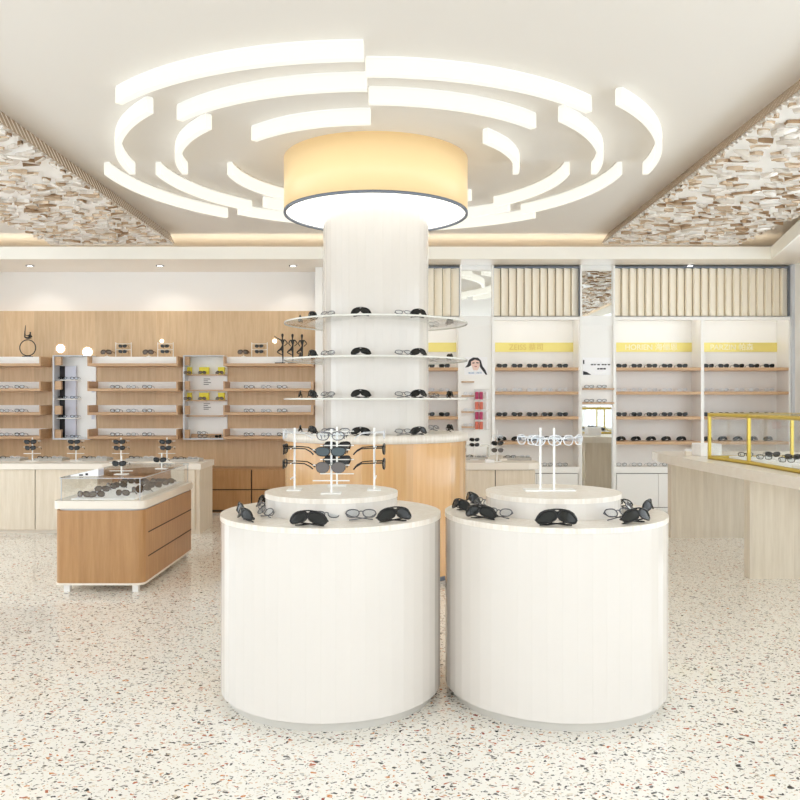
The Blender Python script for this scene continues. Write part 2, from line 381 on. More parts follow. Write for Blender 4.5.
relief_panel(-2.9, -4.47, 'left hammered metal relief panel hanging from the ceiling', -1, -.06)
relief_panel(2.6, 4.33, 'right hammered metal relief panel hanging from the ceiling', 1, .08)

# ------------------------------------------------------------------ glasses
STY = {  # hw, hh, exponent, rim r, frame mat, lens mat, wrap, lens centre x
 'sun': (.0305, .0215, 2.8, .0034, 'black', 'blacklens', 1.9, .0345),
 'shield': (.0335, .0195, 2.4, .0036, 'black', 'blacklens', 4.6, .0345),
 'aviator': (.0310, .0245, 2.3, .0013, 'black', 'lensgrad', 1.8, .0350),
 'teal': (.0325, .0200, 2.6, .0022, 'black', 'teallens', 2.2, .0350),
 'optical': (.0270, .0190, 2.5, .0023, 'steel', 'clearlens', 1.2, .0345),
 'bold': (.0280, .0195, 3.0, .0033, 'black', 'clearlens', 1.2, .0345),
 'pale': (.0280, .0205, 2.4, .0024, 'paleframe', 'clearlens', 1.2, .0345),
 'tort': (.0320, .0235, 2.5, .0042, 'tort', 'amberlens', 3.4, .0350)}
for k_ in ('sun', 'optical', 'bold'): STY[k_+'_folded'] = STY[k_]
def glasses_mesh_parts(sty):
    folded = sty.endswith('_folded') or sty == 'shield'
    arch = {'shield': 4.2, 'sun_folded': 3.0, 'tort': 2.0}.get(sty, 0)
    hw, hh, ex, rr, fm, lm, wr, cx = STY[sty]
    sty = sty.replace('_folded', '')
    lift = arch*(cx+hw*.6)**2
    zc = hh+rr; N = 22
    def Y(x): return wr*x*x
    def outline(sx, k=1):
        pts = []
        for i in range(N):
            a = 2*PI*i/N; c, s_ = math.cos(a), math.sin(a)
            x = abs(c)**(2/ex)*(1 if c >= 0 else -1)*hw*k; z = abs(s_)**(2/ex)*(1 if s_ >= 0 else -1)*hh*k
            if z < 0: x *= .93
            if sty in ('aviator',): x += (-z*.12 if z < 0 else 0); 
            z += .10*x if sty in ('shield', 'sun') else .03*x
            X = sx*(cx+x); pts.append((X, Y(X), zc+z-arch*X*X+lift*.8))
        return pts
    fr = MB(); lens = []
    for sx in (-1, 1):
        o_ = outline(sx); fr.tube(o_, rr, 6, closed=True)
        if sty in ('sun', 'shield', 'tort'):   # deep browline
            top = [p for p in o_ if p[2] > zc+hh*.55]; top.sort()
            fr.tube([(p[0], p[1]-.0005, p[2]) for p in top], rr*1.35, 6)
        l = MB(); p = outline(sx, .98)
        c = Vector((sx*cx, Y(cx), zc-arch*cx*cx+lift*.8))
        f0 = [(q[0], q[1]-.0008, q[2]) for q in p]; f1 = [(q[0], q[1]+.0008, q[2]) for q in p]
        l.add(f0+[tuple(c+Vector((0, -.0016, 0)))], [(i, (i+1) % N, N) for i in range(N)], 0, True)
        l.add(f1+[tuple(c+Vector((0, .0004, 0)))], [((i+1) % N, i, N) for i in range(N)], 0, True)
        l.add(f0+f1, [(i, (i+1) % N, N+(i+1) % N, N+i) for i in range(N)])
        lens.append(l)
    g_ = cx-hw; zc += lift*.8
    if sty == 'shield':      # one continuous brow bar over both lenses
        xs = [(-1+i/8)*(cx+hw*.97) for i in range(17)]
        fr.tube([(x, Y(x)-.0006, zc+hh*.98-arch*x*x-.012*max(0, abs(x)/(cx+hw)-.72)/.28) for x in xs], [.0028+.0014*abs(x)/.07 for x in xs], 6)
    br = [(-g_-.001, Y(g_), zc+hh*.35), (-g_*.4, -.001, zc+hh*.5), (g_*.4, -.001, zc+hh*.5), (g_+.001, Y(g_), zc+hh*.35)]
    fr.tube(br, rr*(1.2 if rr > .003 else 1), 6)
    if sty == 'aviator': fr.tube([(b[0]*1.6, b[1], zc+hh*.85) for b in br], rr, 6)
    temples = []
    for sx in (-1, 1):
        X = sx*(cx+hw); z = zc+hh*.45-arch*X*X; y0 = Y(X); t = MB()
        tr = max(rr*.8, .0013)
        if folded:
            dz = .004+(.004 if sx > 0 else 0)
            t.tube([(X, y0, z), (X+sx*.002, y0+.007, z-.002), (X-sx*.02, y0+.012+dz, z*.6+.002), (-X*.5, y0+.013+dz, .007), (-X*.8, y0+.012+dz, .004)], [tr, tr*1.3, tr, tr*1.2, tr*1.2], 6)
            temples.append(t); continue
        t.tube([(X, y0, z), (X+sx*.003, y0+.008, z), (X+sx*.002, y0+.06, z-.001), (X-sx*.004, y0+.10, z-.004), (X-sx*.008, y0+.125, z-.018), (X-sx*.009, y0+.138, z-.032 if z > .034 else .002)],
               [tr, tr*1.3, tr, tr, tr*1.2, tr*1.3], 6)
        temples.append(t)
    return fr, lens, temples, M[fm], M[lm]
PROTO = {}
for sty in STY:                       # detailed eyewear: frame, lenses, temples
    fr, ls, ts, fm, lm = glasses_mesh_parts(sty)
    PROTO[sty] = (fr.mesh('frame', fm), [l.mesh('lens', lm) for l in ls], [t.mesh('temple', fm) for t in ts])
MINI = {}
for sty in STY:                       # small far ones: one mesh
    fr, ls, ts, fm, lm = glasses_mesh_parts(sty)
    k = MB(); k.v = list(fr.v); k.f = list(fr.f); k.m = list(fr.m); k.sm = list(fr.sm)
    for p, mi in [(l, 1) for l in ls]+[(t, 0) for t in ts]: k.add(p.v, p.f, mi, True)
    MINI[sty] = k.mesh('eyeglasses', [fm, lm])
used_labels = {}
NM = lambda sty: 'sunglasses' if sty in ('sun', 'sun_folded', 'shield', 'aviator', 'teal', 'tort') else 'eyeglasses'
def put(sty, loc, rz, label, group, detail=False, sc=1, tilt=0, parent=None, roll=0):
    nm = NM(sty)
    if detail:
        t = bpy.data.objects.new(nm, None); t.empty_display_size = .05; COL.objects.link(t)
        a = bpy.data.objects.new('frame', PROTO[sty][0]); COL.objects.link(a); a.parent = t
        for me in PROTO[sty][1]:
            b = bpy.data.objects.new('lens', me); COL.objects.link(b); b.parent = t
        for me in PROTO[sty][2]:
            b = bpy.data.objects.new('temple', me); COL.objects.link(b); b.parent = t
    else:
        t = bpy.data.objects.new(nm, MINI[sty]); COL.objects.link(t)
    if sty in ('optical_folded', 'bold_folded'): tilt = -.75; loc = (loc[0], loc[1], loc[2]+.0165*sc)
    if sty in ('shield', 'sun_folded'): tilt = -.32; loc = (loc[0], loc[1], loc[2]+.0085*sc)
    t.location = loc; t.rotation_euler = Euler((tilt, roll, rz)); t.scale = (sc, sc, sc)
    if label in used_labels: used_labels[label] += 1; print('DUP LABEL', label)
    else: used_labels[label] = 1
    return tag(t, label, 'sunglasses' if nm == 'sunglasses' else 'glasses', group)

# ------------------------------------------------------------------ round display tables
def round_table(x, y, label, r=.564, top=.925):
    t = thing('round_display_table', label, 'display table', (x, y, 0), group='round white display tables')
    MB().cyl(0, 0, 0, .05, r-.04, 64).build('plinth', M['plinth'], t)
    MB().cyl(0, 0, .05, top-.025, r-.002, 52, smooth=False, jit=.0012).build('table_body', M['gloss'], t)
    b = MB().cyl(0, 0, top-.025, top, r, 96).build('table_top', M['stone'], t); bevel(b, .002, 1)
    return t
round_table(-.354, 4.143, 'left of the two big white cylindrical display tables in front')
round_table(.797, 4.143, 'right of the two big white cylindrical display tables in front')
def riser(x, y, label, rr):
    t = thing('round_riser', label, 'display riser', (x, y, .925), group='round white risers')
    MB().cyl(0, 0, 0, .08, rr-.002, 44, smooth=False, jit=.0008).build('riser_body', M['gloss'], t)
    b = MB().cyl(0, 0, .08, .104, rr, 96).build('riser_top', M['stone'], t); bevel(b, .002, 1)
riser(-.354, 4.143, 'round white riser on the left display table, carrying four eyewear racks', .342)
riser(.79, 4.143, 'round white riser on the right display table, carrying pale frames', .345)

TZ = .925+.0005
def tab(px, py, d=None):       # point on the table top under a pixel row
    d = (1.5-TZ)*800/(py-400); return ((px-400)*d/800, d, TZ)
GL = 'glasses laid out on the left display table'
for px, py, rz, sty, sc, lb in [
    (236, 515, -1.25, 'shield', 1.1, 'black wraparound sunglasses at the far left edge of the left table, rear one'),
    (240, 521.5, -.95, 'shield', 1.1, 'black wraparound sunglasses at the far left edge of the left table, front one'),
    (262, 506, -1.9, 'sun_folded', 1.1, 'dark sunglasses at the back left of the left table beside the riser'),
    (257, 511, -1.2, 'optical_folded', 1.05, 'clear wire eyeglasses left of the riser, rear one'),
    (262, 518, -.9, 'optical_folded', 1.05, 'clear wire eyeglasses left of the riser, front one'),
    (307, 527.3, -.12, 'shield', 1.25, 'large black wraparound sunglasses front and centre of the left table'),
    (327, 521.5, .25, 'optical_folded', 1.0, 'thin clear eyeglasses just right behind the front black sunglasses, left table'),
    (361, 521.5, .05, 'optical_folded', 1.15, 'thin clear eyeglasses at the front right of the left table'),
    (397, 523.0, .42, 'shield', 1.25, 'large black wraparound sunglasses at the right front of the left table')]:
    put(sty, tab(px, py), rz, lb, GL, True, sc)
GR = 'glasses laid out on the right display table'
for px, py, rz, sty, sc, lb in [
    (468, 504.5, -1.2, 'shield', 1.15, 'black sunglasses at the back left edge of the right table'),
    (457, 511.5, -1.0, 'shield', 1.1, 'black sunglasses lying outermost at the left edge of the right table'),
    (478, 520, -.6, 'shield', 1.2, 'black sunglasses at the left front of the right table'),
    (481, 508, -.9, 'optical_folded', 1.1, 'clear wire eyeglasses left of the right riser, rear one'),
    (497, 519.5, -.55, 'optical_folded', 1.1, 'clear wire eyeglasses left of the right riser, front one'),
    (558, 527.3, 0, 'shield', 1.35, 'large black wraparound sunglasses front and centre of the right table'),
    (625, 508, 2.1, 'bold_folded', 1.1, 'black-rimmed eyeglasses right behind the riser on the right table'),
    (633, 512.5, 1.2, 'optical_folded', 1.1, 'thin clear eyeglasses right of the right riser, rear one'),
    (621, 520.8, .4, 'optical_folded', 1.2, 'thin clear eyeglasses right of the right riser, front one'),
    (641, 524.3, .5, 'shield', 1.25, 'black wraparound sunglasses at the right front of the right table'),
    (653, 512.5, 1.0, 'shield', 1.15, 'black sunglasses outermost at the right edge of the right table')]:
    put(sty, tab(px, py), rz, lb, GR, True, sc)

def rack(x, y, z, label, h=.325, bars=(.066, .144, .221, .299), w=.185, rz=0, group=None, r=.0055, base=.10):
    t = thing('eyewear_rack', label, 'eyewear rack', (x, y, z), rz, group)
    MB().box(-base/2, base/2, -.035, .035, 0, .006).build('base_plate', M['white'], t)
    MB().tube([(0, 0, .006), (0, 0, h)], r, 10).build('post', M['white'], t)
    for b in bars: MB().tube([(-w/2, -.008, b), (w/2, -.008, b)], r*.55, 8).build('crossbar', M['white'], t)
    return t
RZ = 1.029+.0005; H4 = (.066, .144, .221, .299)
def hang(x, y, z, rz, b, sty, label, group, sc=1.1):
    # glasses resting on a crossbar: front ahead of the bar, temples running back over it
    off = Vector((0, -.055, 0)); off.rotate(Euler((0, 0, rz)))
    hh = STY[sty][1]+STY[sty][3]
    put(sty, (x+off.x, y+off.y, z+b+.004-(hh*1.45)*sc*1.0+.0), rz, label, group, True, sc)
GG = 'eyewear racks on the left riser'; GH = 'glasses hung on the racks of the left riser'
for x, y, rz, side, lst in [(-.552, 4.19, -PI/2, 'left', ['pale', 'sun', 'bold']), (-.345, 4.02, 0, 'front', ['optical', 'teal', 'aviator']),
                            (-.345, 4.38, PI, 'back', ['optical', 'sun', 'sun']), (-.135, 4.19, PI/2, 'right', ['pale', 'sun', 'sun'])]:
    rack(x, y, RZ, 'slim white '+side+' rack of the four on the left riser', rz=rz, group=GG)
    for k, sty in enumerate(lst):
        hang(x, y, RZ, rz, H4[3-k], sty, {'pale': 'pale clear eyeglasses', 'optical': 'thin metal eyeglasses', 'bold': 'black-rimmed eyeglasses', 'sun': 'black sunglasses', 'teal': 'dark teal-tinted sunglasses', 'aviator': 'smoke aviator sunglasses'}[sty]+' on the '+['top', 'second', 'third'][k]+' bar of the '+side+' rack, left riser', GH)
# pale rack on the right riser
t = thing('eyewear_stand', 'white two-post eyewear stand on the right riser', 'eyewear rack', (.775, 4.16, RZ))
MB().box(-.13, .13, -.05, .05, 0, .008).build('base_plate', M['white'], t)
for dx, dy in ((-.04, .03), (.022, -.02)):
    MB().tube([(dx, dy, .008), (dx, dy, .325)], .006, 10).build('post', M['white'], t)
    MB().tube([(dx-.07, dy, .27), (dx+.07, dy, .27)], .003, 8).build('crossbar', M['white'], t)
for k, (x, y, rz, lb) in enumerate([(.66, 4.17, -1.0, 'left'), (.75, 4.09, 0, 'middle'), (.90, 4.14, .7, 'right')]):
    put('pale', (x, y, RZ+.235+(.0 if k != 1 else .0)), rz, 'pale transparent eyeglasses on the '+lb+' arm of the white stand', 'pale frames on the white stand', True, 1.25)
# glasses on the ring shelves
spots = [(-.69, -.05, 'sun_folded'), (-.56, -.34, 'shield'), (-.40, -.53, 'optical_folded'), (-.11, -.66, 'shield'), (.25, -.60, 'optical_folded'), (.385, -.54, 'shield'), (.55, .42, 'optical_folded'), (.69, .2, 'sun_folded'), (-.42, .52, 'sun_folded')]
names = ['left side', 'left front', 'front left', 'front middle', 'front right, clear', 'front right, dark', 'right rear, clear', 'right side, dark', 'left rear']
for z, lv in zip(DZ+[1.209], ['highest acrylic ring', 'middle acrylic ring', 'lowest acrylic ring', 'round cabinet top']):
    for (x, y, sty), nm in zip(spots, names):
        a = math.atan2(y, x)
        put(sty, (CX+x, CY+y, z+.0008), a+PI/2, '%s glasses on the %s, %s' % ('dark' if sty != 'optical_folded' else 'thin clear', lv, nm), 'glasses around the column', True, 1.15 if sty != 'shield' else 1.2)

# ------------------------------------------------------------------ oak wall shelves
ROWS = [1.954, 1.62, 1.30, .979]; SF = 10.68
units = [(-6.2, -4.80, 'left', [20, 5]), (-4.175, -2.97, 'middle', [115.5, 131.5, 147.5]), (-2.36, -1.17, 'right', [249, 266, 282])]
for x0, x1, un, gx in units:
    for k, z in enumerate(ROWS):
        rown = ['top', 'second', 'third', 'bottom'][k]
        t = thing('tray_shelf', '%s oak tray shelf of the %s bay on the wood wall' % (rown, un), 'shelf', (0, 0, z), group='oak tray shelves')
        MB().box(x0, x1, SF, WW, 0, .035).build('shelf_board', M['oakshelf'], t)
        for a in (x0, x1-.018): MB().box(a, a+.018, SF, WW, .035, .13).build('end_panel', M['oakshelf'], t)
        if k == 0: MB().box(x0+.02, x1-.02, SF+.12, WW-.002, .035, .13).build('white_box', M['backlit'], t)
        else: MB().box(x0+.02, x1-.02, WW-.012, WW-.002, .035, .13).build('white_back', M['backlit'], t)
        if k:
            for q, px in enumerate(gx):
                put('optical' if q == 1 else 'bold', ((px-400)*10.82/800, 10.80, z+.0355), 0, '%s glasses, %s on the %s shelf, %s oak bay' % ('thin' if q == 1 else 'black rimmed', ['leftmost', 'middle', 'rightmost'][q] if un != 'left' else ['right', 'left'][q], rown, un), 'eyeglasses on the oak shelves', False, 1.0)
# top items: wire stands with two pairs hung upright, and low stands
def wire_stand(px, label):
    x = (px-400)*10.88/800; z = ROWS[0]+.13; t = thing('wire_frame_stand', label, 'eyewear stand', (x, 10.88, z), group='white wire stands on the top shelf')
    for sx in (-.105, .105): MB().tube([(sx, 0, 0), (sx, 0, .20)], .005, 8).build('upright', M['white'], t)
    for zz in (.18, .1): MB().tube([(-.105, 0, zz), (.105, 0, zz)], .0035, 8).build('crossbar', M['white'], t)
    for zz, nn in ((.125, 'upper'), (.05, 'lower')):
        put('sun', (x, 10.84, z+zz), 0, 'dark sunglasses, %s pair on the %s' % (nn, label.replace('small white ', '').replace(' on the', ',').replace(' at the', ',')), 'sunglasses on the wire stands', False, .85)
wire_stand(123.5, 'small white wire stand left of centre on the middle bay top shelf')
wire_stand(165.5, 'small white wire stand at the right end of the middle bay top shelf')
wire_stand(259.5, 'small white wire stand on the right bay top shelf')
for px, lb in ((106, 'brown sunglasses on a low peg at the left of the middle bay top'), (148, 'brown sunglasses on a low peg between the wire stands'), (243, 'brown sunglasses on a low peg left of the right bay wire stand')):
    x = (px-400)*10.88/800; z = ROWS[0]+.13
    tag(MB().cyl(x, 10.92, z, z+.012, .03, 16).cyl(x, 10.92, z+.012, z+.035, .004, 8).build('display_peg', M['white']), 'white peg under the '+lb.replace(' on a low peg', '').replace(' at the', ','), 'display peg', 'display pegs')
    put('tort', (x, 10.875, z+.0362), 0, lb, 'brown sunglasses on pegs', False, 1.1)
# emissive discs imitating spotlight glow on the oak wall, no lamps there
for px, py, r, lb in ((60, 348.5, .054, 'round painted spotlight glow between left and middle oak bays, left one'), (87, 352, .062, 'round painted spotlight glow just above the left end of the middle bay'),
                  (161.5, 341, .022, 'tiny painted glow dot above the middle oak bay'), (274.5, 341, .026, 'tiny painted glow dot above the right oak bay')):
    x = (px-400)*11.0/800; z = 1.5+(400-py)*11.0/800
    t = thing('painted_glow_spot', lb, 'painted glow', (x, WW, z))
    MB().cyl(0, 0, 0, .010, r, 32).build('glowing_face', M['spot'], t).rotation_euler = (PI/2, 0, 0)

# display boxes between the bays
def disp_case(x0, x1, label):
    z0, z1 = .985, 2.09
    t = thing('wall_display_box', label, 'display cabinet', (0, 0, z0))
    MB().box(x0, x1, WW-.02, WW-.002, 0, z1-z0).build('back_panel', M['backlit'], t)
    f = MB(); f.box(x0, x0+.02, SF+.12, WW-.02, 0, z1-z0); f.box(x0, x1, SF+.12, WW-.02, -.02, 0); f.box(x0, x1, SF+.12, WW-.02, z1-z0, z1-z0+.015)
    f.build('frame', M['bluegrey'], t)
    return t
c1 = disp_case(-4.69, -4.18, 'white wall display box with black strip and small shelves, left one')
MB().box(-4.668, -4.585, WW-.045, WW-.02, .0, .98).build('black_strip', M['print'], c1, label='black vertical strip')
MB().box(-4.585, -4.44, WW-.07, WW-.02, .0, .98).build('lilac_panel', M['lilac'], c1)
for z in (.26, .52, .78): MB().box(-4.67, -4.38, SF+.2, WW-.02, z, z+.012).build('glass_shelf', M['white'], c1)
for z in (.0, .32, .655, .985): MB().box(-4.67, -4.585, SF+.14, SF+.19, z+.0, z+.115).build('wood_or_reflection_block', M['oakshelf'], c1)  # reflection of the tray ends built as solid oak blocks
for z in (.25, .62): MB().box(-4.24, -4.20, WW-.024, WW-.02, z, z+.16).build('blue_card', M['lilac'], c1)
for k, z in enumerate((.0, .272, .532, .792)):
    for q, x in enumerate((-4.60, -4.44)):
        put('bold', (x, 10.9, .985+z+.0005), 0, 'small dark glasses, %s on the %s level, left wall box' % (['left', 'right'][q], ['lowest', 'second', 'third', 'highest'][k]), 'glasses in the left wall box', False, .85)
c2 = disp_case(-2.93, -2.375, 'white wall display box with yellow boxes, right one')
for z, m in ((.185, 'oakshelf'), (.42, 'white'), (.52-.17+.0, 'oakshelf'), (.655, 'oakshelf'), (.865, 'oakshelf')):
    pass
for z in (.29, .50, .64, .85): MB().box(-2.91, -2.38, SF+.2, WW-.02, z-.0, z+.014).build('inner_shelf', M['oakshelf'], c2)
for z in (.0, .32, .655, .985): MB().box(-2.91, -2.85, SF+.14, SF+.19, z+.0, z+.115).build('wood_or_reflection_block', M['oakshelf'], c2)  # tray-end reflections modelled as oak blocks here too
MB().box(-2.85, -2.45, WW-.1, WW-.02, 0.0, .05).build('wood_or_reflection_block', M['oakshelf'], c2)
for lv, z in (('upper', .985+.864), ('lower', .985+.514)):
    for q, (x, w_) in enumerate(((-2.88, .055), (-2.68, .13), (-2.445, .085))):
        b = MB().box(x-w_/2, x+w_/2, 10.93, 10.98, z+.0005, z+.10).build('carton', M['yellow'])
        tag(b, 'bright yellow carton, %s on the %s shelf of the right wall box' % (['left', 'middle', 'right'][q], lv), 'box', 'yellow cartons')
        put('tort', (x+.01, 10.93-.05, z+.0005), .3, 'brown sunglasses before the %s yellow carton, %s shelf' % (['left', 'middle', 'right'][q], lv), 'sunglasses before yellow cartons', False, .75).location.y = 10.90-.115+.02
for z in (.52-.16, .70): 
    for j in range(4):
        MB().box(-2.70, -2.70+[.09, .06, .1, .07][j], WW-.023, WW-.02, z+.10-j*.025+.0, z+.108-j*.025).build('printed_line', M['print'], c2)
put('bold', (-2.68, 10.85, .9855), 0, 'black glasses at the bottom left of the right wall box', 'glasses at bottom of right wall box', False, 1.0)
put('bold', (-2.68, 10.80, .9855+.09), 0, 'black glasses hanging just above the bottom pair in right wall box', 'glasses at bottom of right wall box', False, .9).location.z = .985+.052
put('sun', (-2.47, 10.88, .9855), .9, 'dark sunglasses at the bottom right of the right wall box', 'glasses at bottom of right wall box', False, .8)

# ------------------------------------------------------------------ sculptures
def skin(name, nodes, edges, m, parent, sub=1):
    me = bpy.data.meshes.new(name); me.from_pydata([n[0] for n in nodes], edges, [])
    o = bpy.data.objects.new(name, me); COL.objects.link(o)
    md = o.modifiers.new('skin', 'SKIN'); sv = me.skin_vertices[0].data if me.skin_vertices else None
    if sv is None:
        bm = bmesh.new(); bm.from_mesh(me); bm.verts.layers.skin.verify(); bm.to_mesh(me); bm.free(); sv = me.skin_vertices[0].data
    for i, n in enumerate(nodes): sv[i].radius = (n[1], n[1]); sv[i].use_root = (i == 0)
    md.use_smooth_shade = True; o.modifiers.new('sub', 'SUBSURF').levels = sub; o.modifiers['sub'].render_levels = sub
    dg = bpy.context.evaluated_depsgraph_get(); dg.update()
    me2 = bpy.data.meshes.new_from_object(o.evaluated_get(dg)); bpy.data.objects.remove(o)
    me2.materials.clear(); me2.materials.append(m)
    for p in me2.polygons: p.use_smooth = True
    o = bpy.data.objects.new(name, me2); COL.objects.link(o)
    if parent: o.parent = parent
    return o
def dancer(px, arm, label, yy):
    x = (px-400)*yy/800; z = ROWS[0]+.035
    t = thing('dancer_sculpture', label, 'sculpture', (x, yy, z), group='dark dancer sculptures')
    MB().box(-.10 if arm else -.06, .03 if arm else .09, -.03, .03, 0, .014).build('base', M['bronze'], t)
    n = [((0, 0, .215), .017), ((.004, 0, .25), .012), ((0, 0, .30), .019), ((-.002, 0, .335), .008), ((0, 0, .358), .012), ((0, -.002, .382), .021), ((0, 0, .408), .013),
         ((.004, 0, .11), .011), ((.006, 0, .022), .006), ((.0, -.02, .016), .006),              # standing leg, foot
         ((-.072, -.01, .155), .010), ((-.008, -.012, .118), .006), ((.012, -.015, .105), .005),    # bent leg
         ((.03, 0, .322), .009), ((.068, 0, .275), .007), ((.024, -.01, .235), .006),            # hand on hip
         ((-.03, 0, .322), .009)]
    e = [(0, 1), (1, 2), (2, 3), (3, 4), (4, 5), (5, 6), (0, 7), (7, 8), (8, 9), (0, 10), (10, 11), (11, 12), (2, 13), (13, 14), (14, 15), (2, 16)]
    if arm: n += [((-.075, 0, .345), .007), ((-.115, 0, .372), .005)]
    else: n += [((-.052, 0, .275), .007), ((-.022, -.01, .235), .006)]
    e += [(16, 17), (17, 18)]
    skin('figure', n, e, M['bronze'], t)
dancer(282.5, True, 'dark dancer sculpture on one leg with an outstretched arm, leftmost of three', 10.75)
dancer(292.5, False, 'dark dancer sculpture on one leg, middle of the three', 10.80)
dancer(302, False, 'dark dancer sculpture on one leg, rightmost of the three by the column', 10.86)
x = (26-400)*10.8/800; z = ROWS[0]+.13
t = thing('ring_sculpture', 'dark ring sculpture with a seated figure on top, left end of the oak shelves', 'sculpture', (x, 10.85, z))
MB().box(-.06, .06, -.03, .03, 0, .012).build('base', M['bronze'], t)
MB().tube([(.108*math.cos(a*PI/18), 0, .124+.108*math.sin(a*PI/18)) for a in range(36)], .007, 8, closed=True).build('ring', M['bronze'], t)
skin('figure', [((.02, 0, .25), .016), ((.03, 0, .29), .016), ((.035, 0, .315), .008), ((.035, 0, .34), .014), ((-.04, 0, .265), .011), ((-.038, 0, .34), .008), ((-.03, 0, .43), .005),
      ((.05, 0, .262), .010), ((.0, -.012, .285), .006), ((-.03, -.01, .30), .005), ((.058, .01, .27), .006)],
     [(0, 1), (1, 2), (2, 3), (0, 4), (4, 5), (5, 6), (0, 7), (1, 8), (8, 9), (1, 10)], M['bronze'], t)

# ------------------------------------------------------------------ left counter
CZ = .79
ct = thing('wall_counter', 'long pale ash counter under the oak shelves', 'counter')
MB().prism([(XL+.05, 8.92), (-3.32, 8.92), (-3.1, 9.0), (-2.95, 9.2), (-2.62, 9.24), (-2.5, 8.92), (-2.22, 8.92), (-2.22, 9.56), (XL+.05, 9.56)], CZ-.065, CZ).build('worktop', M['cream'], ct)
MB().box(XL+.05, -3.38, 8.97, 9.55, .04, CZ-.065).build('cabinet_body', M['ash'], ct)
MB().box(XL+.05, -3.38, 9.0, 9.55, 0, .04).build('plinth', M['cream'], ct)
MB().box(-2.56, -2.24, 8.945, 9.55, 0, CZ-.065).build('end_cabinet', M['ash'], ct)
MB().box(-3.38, -2.56, 9.4, 9.45, 0, CZ-.065).build('modesty_panel', M['teak'], ct, label='brown wood back panel')
MB().box(XL+.06, -3.39, 8.965, 8.972, .05, CZ-.07).build('door_gap', M['gap'], ct)
for k in range(4):
    x1 = -3.385-.70*k; x0 = x1-.69
    MB().box(max(x0, XL+.06), x1, 8.945, 8.965, .05, CZ-.07).build('door', M['ash'], ct)
MB().box(-2.555, -2.29, 8.925, 8.945, .05, CZ-.075).build('door', M['ash'], ct)
def small_rack(px, label, gnm, y=9.28, z=CZ, rows=(.235, .165), h=.275):
    x = (px-400)*y/800
    rack(x, y, z+.0003, label, h=h, bars=tuple(rows)+(.09,), w=.2, r=.007, base=.12, group='white eyewear racks on counters')
    for k, b in enumerate(rows):
        put(['sun', 'sun'][k], (x, y-.06, z+b-.033), [.15, -.1][k], 'black sunglasses on the %s bar of the %s' % (['upper', 'lower'][k], gnm), 'sunglasses on counter racks', False, 1.0)
for px, nn in ((32.5, 'leftmost'), (76, 'second'), (121, 'third'), (167, 'fourth')):
    small_rack(px, 'white rack with black glasses, %s along the left counter' % nn, '%s rack along the left counter' % nn)
def gtray(px, y, z, label, gnm, w=.36, d=.26, n=3, sty='bold'):
    x = (px-400)*y/800
    t = thing('eyewear_tray', label, 'tray', (x, y, z), group='grey eyewear trays on the counters')
    MB().box(-w/2, w/2, -d/2, d/2, 0, .012).build('tray_base', M['tray'], t)
    f = MB()
    f.box(-w/2, w/2, -d/2, -d/2+.012, .012, .03); f.box(-w/2, w/2, d/2-.012, d/2, .012, .03); f.box(-w/2, -w/2+.012, -d/2+.012, d/2-.012, .012, .03); f.box(w/2-.012, w/2, -d/2+.012, d/2-.012, .012, .03)
    f.build('tray_rim', M['tray'], t)
    if n >= 2:
        for q in (0, 1):
            put('pale' if q else sty, (x+(-.085 if q == 0 else .085), y-.06, z+.0125), 0, '%s glasses at the %s of the %s' % ('dark' if q == 0 else 'pale', ['left', 'right'][q], gnm), 'glasses in the counter trays', False, .95)
for px, nn in ((10, 'leftmost'), (52, 'second'), (96, 'third'), (143, 'fourth'), (187, 'rightmost')):
    gtray(px, 9.42 if nn not in ('rightmost',) else 9.3, CZ+.0003, 'shallow grey tray of glasses, %s on the left counter' % nn, '%s tray, left counter' % nn, w=.33, d=.22)
# drawers along the wall right of the counter
dc = thing('drawer_cabinet', 'low brown wood drawer cabinet between the left counter and the column', 'cabinet')
MB().box(-2.75, WX1, 10.66, 11.01, 0, .585).build('carcass', M['teak'], dc)
MB().box(-2.74, WX1-.01, 10.655, 10.66, .01, .57).build('drawer_gap', M['gap'], dc)
for x0, x1 in ((-2.74, -1.985), (-1.965, WX1-.01)):
    for z0, z1 in ((.04, .30), (.315, .57)): MB().box(x0, x1, 10.635, 10.655, z0, z1).build('drawer', M['teak'], dc)

# ------------------------------------------------------------------ wooden glass display case
def rr(x0, x1, y0, y1, r, n=8):
    out = []
    for cx, cy, a in ((x1-r, y0+r, -90), (x1-r, y1-r, 0), (x0+r, y1-r, 90), (x0+r, y0+r, 180)):
        for k in range(n+1): aa = math.radians(a+90*k/n); out.append((cx+r*math.cos(aa), cy+r*math.sin(aa)))
    return out
X0, X1, Y0, Y1 = -2.69, -1.995, 6.22, 7.70
vc = thing('display_case', 'brown wood display case with a glass top full of sunglasses', 'display case')
MB().prism(rr(X0, X1, Y0, Y1, .065), .075, .64, smooth=True).build('case_body', M['teak'], vc)
MB().prism(rr(X0-.004, X1+.004, Y0-.004, Y1+.004, .065), .06, .075).build('bottom_trim', M['cream'], vc)
MB().prism(rr(X0+.01, X1-.01, Y0+.01, Y1-.01, .1), .64, .655).build('shadow_gap', M['bluegrey'], vc)
MB().prism(rr(X0-.012, X1+.012, Y0-.012, Y1+.012, .065), .655, .715, smooth=True).build('white_deck', M['cream'], vc)
for z in (.265, .455): MB().box(X1-.004, X1+.0015, Y0+.12, Y1-.06, z-.005, z+.005).build('drawer_gap', M['gap'], vc)
for a, b in ((X0+.06, Y0+.04), (X1-.10, Y0+.04), (X0+.06, Y1-.10), (X1-.08, Y1-.10)): MB().box(a, a+.045, b, b+.045, 0, .06).build('foot', M['white'], vc)
gx0, gx1, gy0, gy1 = X0+.02, X1-.02, Y0+.02, Y1-.02
